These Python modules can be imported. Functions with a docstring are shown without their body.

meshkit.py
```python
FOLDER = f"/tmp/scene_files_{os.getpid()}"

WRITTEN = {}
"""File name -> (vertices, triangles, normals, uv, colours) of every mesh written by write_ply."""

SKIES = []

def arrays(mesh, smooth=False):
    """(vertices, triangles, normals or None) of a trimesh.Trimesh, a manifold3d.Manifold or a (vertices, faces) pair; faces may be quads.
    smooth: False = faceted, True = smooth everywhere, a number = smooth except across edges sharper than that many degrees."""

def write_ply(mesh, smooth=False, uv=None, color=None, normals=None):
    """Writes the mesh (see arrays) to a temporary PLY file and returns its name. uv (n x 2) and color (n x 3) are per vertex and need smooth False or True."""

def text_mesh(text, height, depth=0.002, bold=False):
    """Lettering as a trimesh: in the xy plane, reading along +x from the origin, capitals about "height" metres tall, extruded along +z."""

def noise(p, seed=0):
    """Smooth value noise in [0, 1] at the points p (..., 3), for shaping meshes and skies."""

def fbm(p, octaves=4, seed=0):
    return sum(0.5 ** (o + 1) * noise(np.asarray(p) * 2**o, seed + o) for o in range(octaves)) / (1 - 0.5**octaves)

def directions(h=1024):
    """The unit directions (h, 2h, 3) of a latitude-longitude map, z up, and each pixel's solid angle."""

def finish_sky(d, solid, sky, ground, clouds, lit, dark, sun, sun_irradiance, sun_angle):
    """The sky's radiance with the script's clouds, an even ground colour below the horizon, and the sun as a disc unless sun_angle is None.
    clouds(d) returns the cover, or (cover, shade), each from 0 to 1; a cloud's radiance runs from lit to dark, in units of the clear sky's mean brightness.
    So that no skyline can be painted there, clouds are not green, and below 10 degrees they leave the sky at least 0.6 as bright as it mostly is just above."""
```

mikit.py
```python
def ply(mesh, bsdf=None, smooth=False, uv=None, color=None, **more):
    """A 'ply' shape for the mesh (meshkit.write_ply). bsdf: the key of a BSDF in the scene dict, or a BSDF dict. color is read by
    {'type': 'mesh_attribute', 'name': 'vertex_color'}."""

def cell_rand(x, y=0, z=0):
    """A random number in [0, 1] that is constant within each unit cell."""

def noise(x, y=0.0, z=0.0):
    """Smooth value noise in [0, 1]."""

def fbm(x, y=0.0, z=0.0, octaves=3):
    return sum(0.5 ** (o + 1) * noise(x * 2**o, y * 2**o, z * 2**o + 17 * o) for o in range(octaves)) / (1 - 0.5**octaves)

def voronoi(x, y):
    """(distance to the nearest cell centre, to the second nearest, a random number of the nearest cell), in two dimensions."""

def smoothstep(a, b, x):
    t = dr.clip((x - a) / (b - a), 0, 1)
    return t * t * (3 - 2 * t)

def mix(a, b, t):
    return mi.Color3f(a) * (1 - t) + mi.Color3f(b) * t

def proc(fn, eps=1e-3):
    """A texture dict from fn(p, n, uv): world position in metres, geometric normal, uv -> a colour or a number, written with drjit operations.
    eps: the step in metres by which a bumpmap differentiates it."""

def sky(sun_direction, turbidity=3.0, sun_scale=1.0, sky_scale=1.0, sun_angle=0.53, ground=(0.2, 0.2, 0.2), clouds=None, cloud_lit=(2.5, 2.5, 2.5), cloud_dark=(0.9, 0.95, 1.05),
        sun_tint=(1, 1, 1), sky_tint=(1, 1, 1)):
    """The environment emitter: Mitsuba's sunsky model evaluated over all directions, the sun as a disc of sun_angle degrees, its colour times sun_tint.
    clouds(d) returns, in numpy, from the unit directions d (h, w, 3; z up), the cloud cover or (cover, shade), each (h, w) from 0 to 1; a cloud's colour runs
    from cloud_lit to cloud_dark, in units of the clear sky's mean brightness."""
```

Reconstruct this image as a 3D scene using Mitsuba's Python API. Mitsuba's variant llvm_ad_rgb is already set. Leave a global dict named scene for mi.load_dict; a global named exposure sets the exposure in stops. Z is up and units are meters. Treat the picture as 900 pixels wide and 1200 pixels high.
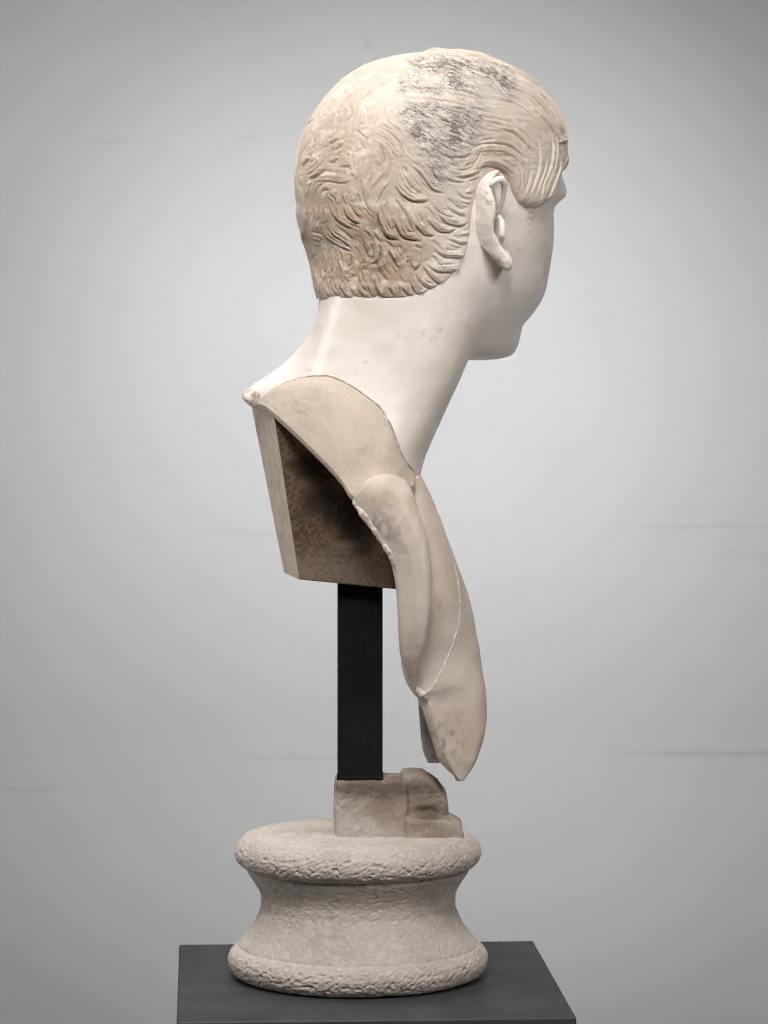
import math, numpy as np, trimesh, drjit as dr, mitsuba as mi, mikit, meshkit
from scipy.spatial import cKDTree
from scipy.interpolate import PchipInterpolator, CubicSpline
from shapely.geometry import Polygon
T = mi.ScalarTransform4f
rng = np.random.default_rng(11)
scene, labels = {}, {}

# ---------------------------------------------------------------- camera, lamps, exposure
exposure = 0.23
CAM_Y, CAM_Z, FPX, HORIZON = -2.55, 0.49, 3760.0, 407.0
scene['camera'] = dict(type='perspective', fov=math.degrees(2 * math.atan(450 / FPX)), fov_axis='x', near_clip=0.1, far_clip=60.0,
                       principal_point_offset_y=-(HORIZON - 600) / 1200,
                       to_world=T().look_at(origin=[0, CAM_Y, CAM_Z], target=[0, 0, CAM_Z], up=[0, 0, 1]))

def softbox(name, at_, aim, w, h, power):
    """a rectangular studio lamp that shines towards aim"""
    scene[name] = dict(type='rectangle', to_world=T().look_at(origin=at_, target=aim, up=[0, 0, 1]) @ T().scale([w / 2, h / 2, 1]),
                       emitter=dict(type='area', radiance=dict(type='rgb', value=power)), bsdf=dict(type='diffuse', reflectance=dict(type='rgb', value=0.0)))
    labels[name] = dict(label=name.split('_')[0] + {'key': ' light, the big softbox high in front of the bust', 'top': ' light, the softbox hanging over the bust', 'side': ' light, the tall softbox left of the bust', 'fill': ' light, the weaker softbox on the right of the bust'}[name.split('_')[0]], category='studio lamp')

softbox('key_softbox', [-0.25, -2.1, 2.35], [0, 0, 0.45], 0.9, 0.9, [27.0, 26.4, 25.8])
softbox('top_softbox', [-0.4, 0.1, 2.3], [0, 0, 0.3], 0.8, 0.8, [9.0, 8.95, 8.9])
softbox('side_softbox', [-2.2, -0.1, 1.1], [0, 0, 0.45], 0.35, 1.4, [9.5, 9.5, 9.5])
softbox('fill_softbox', [1.6, -2.2, 1.75], [0, 0, 0.45], 0.8, 0.8, [15.5, 15.3, 15.1])
for k, (x, tx, tz, cut, watts) in enumerate([(-.42, -.32, .44, 28.0, 11.8), (.40, .36, .27, 26.5, 12.2)]):     # two spotlights above the frame light the paper
    scene['backdrop_lamp' + f'_{k:03d}' * bool(k)] = dict(type='spot', to_world=T().look_at(origin=[x, 1.9, 1.55], target=[tx, 4.2, tz], up=[0, 0, 1]),
                                                                  cutoff_angle=cut, beam_width=3.0, intensity=dict(type='rgb', value=watts))

def at(px, py, Y):
    """the point at depth Y seen at photo pixel (px, py); works on arrays"""
    px, py, Y = np.broadcast_arrays(np.asarray(px, float), np.asarray(py, float), np.asarray(Y, float))
    D = Y - CAM_Y
    return np.stack([(px - 450) * D / FPX, Y, CAM_Z - (py - HORIZON) * D / FPX], -1)

def to_px(p):
    D = p[..., 1] - CAM_Y
    return np.stack([450 + FPX * p[..., 0] / D, HORIZON + FPX * (CAM_Z - p[..., 2]) / D], -1)

# ---------------------------------------------------------------- materials
N, F, SS, MIX = mikit.noise, mikit.fbm, mikit.smoothstep, mikit.mix

def material(name, fn, rough=0.5, spec=0.5, bump=None, bump_scale=1.0, eps=4e-4, **kw):
    b = dict(type='principled', base_color=mikit.proc(fn) if callable(fn) else dict(type='rgb', value=fn), roughness=rough, specular=spec, **kw)
    if callable(rough):
        b['roughness'] = mikit.proc(rough)
    if bump is not None:
        b = dict(type='bumpmap', arbitrary=mikit.proc(bump, eps), scale=bump_scale, bsdf=b)
    scene[name] = dict(type='twosided', bsdf=b)

def spots(p, f, lo, hi, o=3):
    return SS(lo, hi, F(p.x * f, p.y * f, p.z * f, o))

def skin_col(p, n, uv):
    c = MIX((0.745, 0.675, 0.615), (0.665, 0.59, 0.52), spots(p, 18, 0.45, 0.75))
    c = MIX(c, (0.77, 0.72, 0.67), spots(p + mi.Vector3f(3.1), 40, 0.5, 0.75) * 0.6)
    c = MIX(c, (0.47, 0.38, 0.28), spots(p + mi.Vector3f(7.3, 1, 2), 70, 0.66, 0.80) * spots(p + mi.Vector3f(1.7), 300, 0.35, 0.7, 2) * 0.45)
    c = MIX(c, (0.50, 0.40, 0.28), dr.clip(blob(p, (572, 232, -.100), .012) + .5 * blob(p, (570, 262, -.102), .012), 0, 1) * SS(.40, .66, F(p.x * 210, p.y * 210, p.z * 210, 3)) * .8)
    c = MIX(c, (0.33, 0.24, 0.17), dr.clip(1.2 * blob(p, (583, 309, -.083), .008), 0, 1) * (.35 + SS(.40, .62, F(p.x * 260, p.y * 260, p.z * 260, 3)) * .6))
    c = MIX(c, (0.40, 0.31, 0.23), SS(0.76, 0.86, F(p.x * 520, p.y * 520, p.z * 520, 2)) * SS(.5, .66, F(p.x * 28 + 5, p.y * 28, p.z * 28, 2)) * .45)
    tb = blob(p, (623, 257), .007) + .5 * blob(p, (546, 380), .006) + .35 * blob(p, (606, 290), .01)
    c = MIX(c, (0.40, 0.31, 0.22), tb * SS(.46, .6, F(p.x * 420, p.y * 420, p.z * 420, 3)) * .7)
    c = MIX(c, (0.52, 0.43, 0.34), dr.clip(.5 * blob(p, (425, 362), .016) + .35 * blob(p, (470, 438), .012) + .3 * blob(p, (590, 395), .016), 0, 1) * F(p.x * 120, p.y * 120, p.z * 120, 3))
    kb = blob(p, (290, 470, -.055), .011) + .6 * blob(p, (303, 466, -.06), .007)
    c = MIX(c, (0.24, 0.17, 0.115), dr.clip(kb, 0, 1) * SS(.35, .62, F(p.x * 190, p.y * 190, p.z * 190, 3)) * .8)
    return c

ANCHOR = {}

def blob(p, c, r):
    """soft ball of influence in space"""
    if len(c) == 2:
        if c not in ANCHOR:
            ANCHOR[c] = hit(np.array([c[0]]), np.array([c[1]]))[0]
        c = ANCHOR[c]
    else:
        c = at(*c)
    d = mi.Vector3f(p.x - float(c[0]), p.y - float(c[1]), p.z - float(c[2]))
    return dr.exp(-dr.squared_norm(d) / (r * r))

def hair_col(p, n, uv):
    c = MIX((0.56, 0.478, 0.40), (0.485, 0.395, 0.32), spots(p, 22, 0.35, 0.7))
    brown = dr.minimum(1.0, blob(p, (430, 300), .045) + blob(p, (395, 290), .04) + .7 * blob(p, (470, 310), .03) + .5 * blob(p, (400, 180), .035))
    c = MIX(c, (0.34, 0.24, 0.16), brown * (0.45 + 0.6 * F(p.x * 60, p.y * 60, p.z * 60, 3)))
    c = MIX(c, (0.66, 0.59, 0.52), spots(p + mi.Vector3f(4.4), 130, 0.5, 0.75) * 0.5)
    # weathered grey crust on the crown and side
    q = p + mi.Vector3f(0.004) * (F(p.x * 90, p.y * 90, p.z * 90, 2) - 0.5)
    crust = (.9 * blob(q, (490, 142), .013) + .6 * blob(q, (535, 112), .016) + .5 * blob(q, (620, 100), .015) + 1.15 * blob(q, (505, 128), .024) + 0.75 * blob(q, (545, 140), .022) + 0.9 * blob(q, (485, 112), .013) + 1.1 * blob(q, (520, 165), .020)
             + 1.2 * blob(q, (512, 195), .011) + 1.1 * blob(q, (505, 78), .022) + 1.0 * blob(q, (545, 80), .022) + .75 * blob(q, (585, 90), .02)
             + 0.7 * blob(q, (450, 101), .005) + .5 * blob(q, (516, 215), .007) + .4 * blob(q, (590, 110), .02))
    la, lb = p.x * .88 - p.z * .47, p.x * .47 + p.z * .88
    fl = F(la * 260, lb * 820, p.y * 260, 3)
    fine = F(p.x * 1100, p.y * 1100, p.z * 1100, 2)
    patch = F(p.x * 75 + 3, p.y * 75, p.z * 75, 3)
    k = dr.clip(crust, 0, 1)
    c = MIX(c, (0.42, 0.372, 0.325), SS(.25, .7, k) * SS(.15, .5, patch) * .85)
    c = MIX(c, (0.64, 0.58, 0.52), SS(.3, .8, k) * SS(.55, .7, fl) * .7)
    dark = SS(0.74, 1.02, k * 0.40 + (1 - fl) * 0.72 + (fine - .5) * .85 + (patch - .5) * .75)
    c = MIX(c, (0.135, 0.11, 0.092), dark * 0.88 * SS(.10, .40, k))
    lite = dr.minimum(1.0, .9 * blob(p, (541, 300), .022) + .7 * blob(p, (552, 235), .025) + .6 * blob(p, (515, 335), .02))
    c = MIX(c, (0.66, 0.595, 0.53), lite * .65)
    specks = SS(0.74, 0.82, F(p.x * 330, p.y * 330, p.z * 330, 2)) * SS(.42, .6, F(p.x * 25 + 9, p.y * 25, p.z * 25, 2))
    return MIX(c, (0.25, 0.18, 0.13), specks * 0.45)

def stone_bump(f1, f2):
    return lambda p, n, uv: 0.6 * F(p.x * f1, p.y * f1, p.z * f1, 3) + 0.4 * F(p.x * f2, p.y * f2, p.z * f2, 2)

def plaster_col(p, n, uv):
    c = MIX((0.50, 0.425, 0.345), (0.42, 0.35, 0.275), spots(p, 35, 0.4, 0.7))
    c = MIX(c, (0.58, 0.51, 0.43), spots(p + mi.Vector3f(2.0), 900, 0.5, 0.7, 2) * .5)
    return MIX(c, (0.30, 0.22, 0.15), SS(0.74, 0.84, F(p.x * 800, p.y * 800, p.z * 800, 2)) * 0.6)

def drape_col(p, n, uv):
    c = MIX((0.565, 0.482, 0.41), (0.49, 0.405, 0.335), spots(p, 26, 0.4, 0.7))
    c = MIX(c, (0.44, 0.35, 0.26), spots(p + mi.Vector3f(5.0, 2, 9), 48, 0.55, 0.85, 4) * .45)
    fine = F(p.x * 260, p.y * 260, p.z * 130, 3)
    c = MIX(c, (0.42, 0.32, 0.23), SS(0.58, 0.80, fine) * 0.22)
    stain = blob(p, (450, 612, -.13), .016) + .9 * blob(p, (522, 870, -.08), .018) + .8 * blob(p, (515, 712, -.1), .008)
    return MIX(c, (0.22, 0.16, 0.11), dr.clip(stain, 0, 1) * SS(.42, .62, fine) * 0.75)

def pillar_side_col(p, n, uv):
    g = F(p.x * 520, p.y * 520, p.z * 380, 3)
    c = MIX((0.062, 0.038, 0.024), (0.16, 0.105, 0.068), SS(.30, .75, g * .75 + .25 * F(p.x * 70, p.y * 70, p.z * 70, 3)))
    black = F(p.x * 34 + 2, p.y * 34, p.z * 30, 4) + 0.32 * (g - .5) + .22 * (blob(p, (415, 575, -.074), .03) + .8 * blob(p, (425, 620, -.074), .03) - .4)
    c = MIX(c, (0.020, 0.013, 0.010), SS(.50, .66, black) * .85)
    low = SS(0.352, 0.318, p.z + 0.03 * (F(p.x * 80, p.y * 80, p.z * 80, 3) - .3))
    c = MIX(c, (0.21, 0.16, 0.12), low * (.25 + .7 * g))
    return MIX(c, (0.26, 0.2, 0.15), SS(0.70, 0.8, F(p.x * 900, p.y * 900, p.z * 900, 2)) * .3)

def pillar_back_col(p, n, uv):
    g = .5 * F(p.x * 700, p.y * 700, p.z * 70, 2) + .5 * F(p.x * 170, p.y * 170, p.z * 120, 3)
    c = MIX((0.53, 0.445, 0.365), (0.43, 0.35, 0.28), SS(.35, .7, g))
    return MIX(c, (0.58, 0.52, 0.46), SS(.62, .75, F(p.x * 300, p.y * 300, p.z * 120, 3)) * .6)

def socle_col(p, n, uv):
    c = MIX((0.405, 0.355, 0.315), (0.335, 0.287, 0.247), spots(p, 30, 0.35, 0.7))
    c = MIX(c, (0.47, 0.43, 0.395), spots(p + mi.Vector3f(3.0), 300, 0.5, 0.72, 2) * .5)
    return MIX(c, (0.25, 0.18, 0.13), SS(0.72, 0.84, F(p.x * 600, p.y * 600, p.z * 600, 2)) * 0.4)

def stub_col(p, n, uv):
    c = socle_col(p, n, uv)
    d = F(p.x * 45 + 4, p.y * 45, p.z * 45, 3)
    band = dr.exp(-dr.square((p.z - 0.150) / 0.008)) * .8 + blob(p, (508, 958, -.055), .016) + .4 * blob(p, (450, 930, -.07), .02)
    c = MIX(c, (0.27, 0.205, 0.155), SS(.35, .65, d) * .7)
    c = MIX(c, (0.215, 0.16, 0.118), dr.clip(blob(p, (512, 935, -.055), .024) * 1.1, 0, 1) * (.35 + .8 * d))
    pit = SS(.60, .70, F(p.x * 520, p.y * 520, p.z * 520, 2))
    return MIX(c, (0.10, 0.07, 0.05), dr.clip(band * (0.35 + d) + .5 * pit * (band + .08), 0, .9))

material('marble_skin', skin_col, lambda p, n, uv: 0.22 + 0.20 * F(p.x * 70, p.y * 70, p.z * 70, 3), 0.55, stone_bump(260, 1100), 0.0006)
material('marble_hair', hair_col, 0.62, 0.35, stone_bump(500, 1500), 0.0009)
material('shoulder_plaster', plaster_col, 0.8, 0.25, stone_bump(500, 1300), 0.0011)
material('marble_drape', drape_col, 0.48, 0.4, stone_bump(220, 900), 0.0006)
material('rough_marble', lambda p, n, uv: MIX((0.78, 0.73, 0.69), (0.58, 0.53, 0.49), SS(.4, .6, F(p.x * 300 + p.z * 250, p.y * 200, p.z * 420, 3))), 0.75, 0.3,
         lambda p, n, uv: F(p.x * 330 + p.z * 300, p.y * 200, p.z * 420 - p.x * 300, 3), 0.003)
material('pillar_side', pillar_side_col, 0.8, 0.2, stone_bump(300, 1100), 0.0015)
material('pillar_back', pillar_back_col, 0.75, 0.25, lambda p, n, uv: F(p.x * 700, p.y * 700, p.z * 200, 3), 0.0010)
material('socle_stone', socle_col, 0.8, 0.25, stone_bump(420, 1200), 0.0012)
material('stub_stone', stub_col, 0.8, 0.25, stone_bump(420, 1200), 0.0014)
material('mortar', lambda p, n, uv: MIX((0.52, 0.44, 0.35), (0.34, 0.265, 0.20), spots(p, 240, .4, .62)), 0.85, 0.2)
material('fracture', lambda p, n, uv: MIX((0.66, 0.60, 0.54), (0.45, 0.37, 0.30), spots(p, 260, .42, .68)), 0.7, 0.3, stone_bump(700, 1700), 0.001)
material('crack_fill', (0.60, 0.54, 0.48), 0.7, 0.3)
material('black_metal', lambda p, n, uv: MIX((0.0055, 0.0054, 0.0053), (0.008, 0.0078, 0.0075), spots(p, 250, .4, .7)), 0.7, 0.12, stone_bump(700, 1800), 0.0002)
material('plinth_paint', lambda p, n, uv: MIX((0.029, 0.0293, 0.030), (0.036, 0.0362, 0.037), spots(p, 30, .4, .7)), 0.5, 0.35, stone_bump(1200, 2500), 0.0002)

def streak(p, px, py, w, h, seed):
    c = at(px, py, 4.2)
    dx, dz = (p.x - float(c[0])) / (w * 6.75 / FPX), (p.z - float(c[2])) / (h * 6.75 / FPX)
    dz = dz + 0.8 * (F(p.x * 14 + seed, 0.0, 3.0, 2) - .5)
    e = dr.exp(-dr.square(dx) * dr.square(dx)) * dr.exp(-dr.square(dz))
    return e * (0.25 + 0.9 * F(p.x * 60 + seed, p.z * 90, seed, 3))

def backdrop_col(p, n, uv):
    s = (.38 * streak(p, 835, 883, 95, 4, 1.) + .22 * streak(p, 835, 617, 85, 4, 2.) + .22 * streak(p, 128, 165, 26, 4, 3.) + .25 * streak(p, 290, 163, 10, 4, 4.)
         + .16 * streak(p, 360, 888, 75, 4, 5.) + .2 * streak(p, 25, 923, 60, 3, 6.) + .14 * streak(p, 870, 650, 28, 9, 7.) + .22 * streak(p, 430, 50, 4, 8, 8.) + .1 * streak(p, 310, 625, 60, 5, 9.)
         + .08 * streak(p, 800, 598, 60, 5, 10.))
    m = F(p.x * 2.2, p.z * 3.0, 1.0, 3) - .5
    g = 0.56 + 0.03 * m + 0.012 * (F(p.x * 70, p.z * 70, 5.0, 2) - .5) + 0.004 * (N(p.x * 3.0, p.z * 260, 2.0) - .5)
    g = g * (1 - 0.75 * dr.clip(.65 * s, 0, .8))
    return mi.Color3f(g * .992, g * .998, g)

material('backdrop_paper', backdrop_col, 0.95, 0.1)

# ---------------------------------------------------------------- mesh helpers
def add(key, mesh, mat, smooth=False, label=None, category=None, group=None, kind=None, **kw):
    scene[key] = mikit.ply(mesh, mat, smooth, **kw)
    d = {k: v for k, v in dict(label=label, category=category, group=group, kind=kind).items() if v}
    if d:
        labels[key] = d

def smin(a, b, k):
    h = np.maximum(k - np.abs(a - b), 0) / k
    return np.minimum(a, b) - h * h * k * 0.25

def smax(a, b, k):
    return -smin(-a, -b, k)

def surface_nets(fn, lo, hi, step):
    """a smooth quad mesh of fn = 0 (fn < 0 inside), as (vertices, triangles)"""
    ax = [np.arange(l, h + step, step, dtype=np.float32) for l, h in zip(lo, hi)]
    sh = tuple(len(a) for a in ax)
    f = np.empty(sh, np.float32)
    for i in range(0, sh[0], 16):
        g = np.stack(np.meshgrid(ax[0][i:i + 16], ax[1], ax[2], indexing='ij'), -1).reshape(-1, 3)
        f[i:i + 16] = fn(g).reshape(-1, sh[1], sh[2])
    s = f < 0
    c = [(a, b, d) for a in (0, 1) for b in (0, 1) for d in (0, 1)]
    cnt = sum(s[a:sh[0] - 1 + a, b:sh[1] - 1 + b, d:sh[2] - 1 + d].astype(np.int8) for a, b, d in c)
    cells = np.argwhere((cnt > 0) & (cnt < 8))
    idx = np.full([n - 1 for n in sh], -1, np.int64)
    idx[tuple(cells.T)] = np.arange(len(cells))
    vals = np.stack([f[cells[:, 0] + a, cells[:, 1] + b, cells[:, 2] + d] for a, b, d in c], 1)
    acc, n = np.zeros((len(cells), 3)), np.zeros(len(cells))
    for i, ci in enumerate(c):
        for j, cj in enumerate(c):
            if j > i and sum(x != y for x, y in zip(ci, cj)) == 1:
                a, b = vals[:, i], vals[:, j]
                m = (a < 0) != (b < 0)
                t = np.where(m, a / np.where(m, a - b, 1), 0)[:, None]
                acc += np.where(m[:, None], np.array(ci) + t * (np.array(cj) - np.array(ci)), 0)
                n += m
    v = (cells + acc / n[:, None]) * step + np.array(lo)
    quads = []
    for k in range(3):
        o = [x for x in range(3) if x != k]
        a = np.take(s, range(sh[k] - 1), k)
        b = np.take(s, range(1, sh[k]), k)
        e = np.argwhere(a != b)
        e = e[(e[:, o[0]] > 0) & (e[:, o[1]] > 0) & (e[:, o[0]] < sh[o[0]] - 1) & (e[:, o[1]] < sh[o[1]] - 1)]
        q = []
        for d0, d1 in ((-1, -1), (0, -1), (0, 0), (-1, 0)):
            t = e.copy()
            t[:, o[0]] += d0
            t[:, o[1]] += d1
            q.append(idx[tuple(t.T)])
        q = np.stack(q, 1)
        flip = a[tuple(e.T)] ^ (k == 1)
        quads.append(np.where(flip[:, None], q, q[:, ::-1]))
    q = np.vstack(quads)
    return v, np.vstack([q[:, [0, 1, 2]], q[:, [0, 2, 3]]])

def project(fn, v, rounds=2):
    for _ in range(rounds):
        g = gradient(fn, v)
        v = v - np.clip(fn(v) / np.maximum((g * g).sum(1), 0.2), -.002, .002)[:, None] * g
    return v

def gradient(fn, v, e=4e-4):
    return np.stack([(fn(v + d) - fn(v - d)) / (2 * e) for d in np.eye(3) * e], 1)

def normals(v, f):
    n, fc = np.zeros_like(v), np.cross(v[f[:, 1]] - v[f[:, 0]], v[f[:, 2]] - v[f[:, 0]])
    for k in range(3):
        for j in range(3):
            n[:, j] += np.bincount(f[:, k], fc[:, j], len(v))
    return n / np.maximum(np.linalg.norm(n, axis=1, keepdims=True), 1e-12)

def smooth_mesh(v, f, it=1, lam=.5):
    e = np.vstack([f[:, [0, 1]], f[:, [1, 2]], f[:, [2, 0]]])
    for _ in range(it):
        s, c = np.zeros_like(v), np.bincount(e.ravel(), minlength=len(v))
        for j in range(3):
            s[:, j] = np.bincount(e[:, 0], v[e[:, 1], j], len(v)) + np.bincount(e[:, 1], v[e[:, 0], j], len(v))
        v = v + lam * (s / c[:, None] - v)
    return v

def refine(v, f):
    return trimesh.remesh.subdivide(v, f)[:2]

def submesh(v, f, keep):
    u, inv = np.unique(f[keep], return_inverse=True)
    return v[u], inv.reshape(-1, 3), u

def grid_faces(a, b, wrap=False):
    i, j = np.meshgrid(np.arange(a - (0 if wrap else 1)), np.arange(b - 1), indexing='ij')
    i2 = (i + 1) % a
    q = np.stack([i * b + j, i2 * b + j, i2 * b + j + 1, i * b + j + 1], -1).reshape(-1, 4)
    return np.vstack([q[:, [0, 1, 2]], q[:, [0, 2, 3]]])

def curve(pts, n):
    """a smooth curve through the rows of pts, n samples by arc length"""
    pts = np.asarray(pts, float)
    s = np.concatenate([[0], np.cumsum(np.maximum(np.linalg.norm(np.diff(pts, axis=0), axis=1), 1e-7))])
    c = PchipInterpolator(s, pts, axis=0)
    return c(np.linspace(0, s[-1], n))

def rounded_box(size, r, seg=3):
    b = trimesh.creation.icosphere(subdivisions=seg, radius=r)
    v = np.vstack([b.vertices + np.array(s) * (np.array(size) / 2 - r) for s in np.ndindex(2, 2, 2) for s in [[2 * x - 1 for x in s]]])
    return trimesh.convex.convex_hull(v)

def fbm(p, f, o=4, seed=0):
    return meshkit.fbm(np.asarray(p) * f, o, seed) - .5

# ---------------------------------------------------------------- the setting
# one sweep of backdrop paper: floor, quarter round, wall
ang = np.linspace(0, np.pi / 2, 14)
prof = np.array([[-1.2, -1.0], [3.2, -1.0]] + [[3.5 + .7 * math.sin(a), -0.3 - .7 * math.cos(a)] for a in ang] + [[4.2, 3.4]])
xs = np.linspace(-8, 8, 3)
bv = np.array([[x, y, z] for x in xs for y, z in prof])
bf = grid_faces(3, len(prof))
add('backdrop', (bv, bf), 'backdrop_paper', True, 'pale grey seamless paper backdrop with faint smudged creases behind the bust', kind='structure')

# the plinth the bust is shown on
ya = math.atan2(.011, .2912)
pc = np.array([-.0136, -.0602])
Rz = trimesh.transformations.rotation_matrix(ya + .02, [0, 0, 1])
slab = rounded_box((.292, .303, .9), .0016)
slab.apply_translation([0, 0, -.45]); slab.apply_transform(Rz); slab.apply_translation([*pc, 0])
add('plinth', slab, 'plinth_paint', 25, 'flat charcoal square plinth the turned stone base stands on', 'plinth')

# ---------------------------------------------------------------- stone base: turned foot and broken stub
SX, SY = -.0203, -.045
key_prof = [(.086, .0), (.0945, .0022), (.0995, .0075), (.1012, .0135), (.1000, .0185), (.0968, .0225), (.0948, .0238), (.0932, .0243), (.0924, .0262), (.0885, .0310), (.0825, .0390), (.0780, .0480), (.0757, .0560),
            (.0757, .0620), (.0775, .0680), (.0812, .0745), (.0846, .0795), (.0862, .0825), (.0866, .0850), (.0888, .0862), (.0925, .0885), (.0950, .0925), (.0958, .0968), (.0947, .1018), (.0913, .1065), (.0860, .1097), (.0780, .1107), (.04, .1111), (.0, .1112)]
pr = curve(key_prof, 330)
na = 760
a = np.linspace(0, 2 * np.pi, na, endpoint=False)
v = np.stack([pr[None, :, 0] * np.cos(a)[:, None], pr[None, :, 0] * np.sin(a)[:, None], np.broadcast_to(pr[:, 1], (na, len(pr)))], -1).reshape(-1, 3)
f = grid_faces(na, len(pr), True)
nrm = normals(v, f)
rr = np.hypot(v[:, 0], v[:, 1])
torus = np.clip(np.exp(-((v[:, 2] - .097) / .011) ** 2) + np.exp(-((v[:, 2] - .011) / .013) ** 2), 0, 1)
bumps = np.abs(fbm(v, 260, 2, 3)) * 2
d = .0010 * fbm(v, 25, 3, 1) + (.0002 + .0005 * torus) * (.4 - bumps) + (.0009 + .0008 * torus) * fbm(v, 600, 2, 5) * .8 - (.0005 + .0012 * torus) * np.clip(fbm(v, 330, 2, 18) - .08, 0, 1) * 4 - .0012 * np.clip(fbm(v, 90, 2, 8) - .18, 0, 1) * 3
d *= np.clip((rr - .004) / .02, 0.1, 1)
v = v + nrm * d[:, None]
v[:, 0] *= 1 + .004 * np.sin(a.repeat(len(pr)) * 2 + .6)
v += [SX, SY, 0]
FR = f[:, ::-1] if (normals(v, f)[len(pr) // 4] @ (v[len(pr) // 4] - [SX, SY, .05])) < 0 else f
labels['stone_base'] = dict(label='round waisted stone base with pitted surface and a broken stub on top', category='statue base')
add('stone_base__turned_foot', (v, FR), 'socle_stone', True)

def box_sdf(p, c, h, r, rot=0.):
    q = p - np.asarray(c, np.float32)
    if rot:
        cs, sn = math.cos(rot), math.sin(rot)
        q = np.stack([q[:, 0] * cs + q[:, 1] * sn, -q[:, 0] * sn + q[:, 1] * cs, q[:, 2]], 1)
    q = np.abs(q) - (np.asarray(h, np.float32) - r)
    return np.linalg.norm(np.maximum(q, 0), axis=1) + np.minimum(q.max(1), 0) - r

def stub_sdf(p):
    f1 = box_sdf(p, (-.0105, -.042, .128), (.0275, .0265, .0260), .003, .05)
    f2 = box_sdf(p, (.031, -.030, .1375), (.0185, .026, .0165), .004, -.03)
    f2 = smax(f2, (p[:, 0] - .0440) * .80 + (p[:, 2] - .1455) * .62, .004)            # broken upper corner
    f3 = box_sdf(p, (.038, -.040, .115), (.0235, .030, .0115), .005, .02)
    f3 = smax(f3, (p[:, 0] - .052) * .55 + (p[:, 2] - .1225) * .83, .004)
    f4 = box_sdf(p, (.023, -.032, .1525), (.0095, .020, .0050), .0035)
    f5 = np.linalg.norm((p - np.array([.033, -.062, .1285])) / np.array([1.7, 1, .62]), axis=1) - .0085   # worn hollow
    f = np.minimum(f1, np.minimum(smin(f2, f4, .006), f3))
    f = smax(f, -f5, .004)
    n = meshkit.fbm(p * 70, 3, 4) - .5
    return f + .0036 * n + .0012 * (meshkit.fbm(p * 330, 2, 6) - .5)

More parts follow.
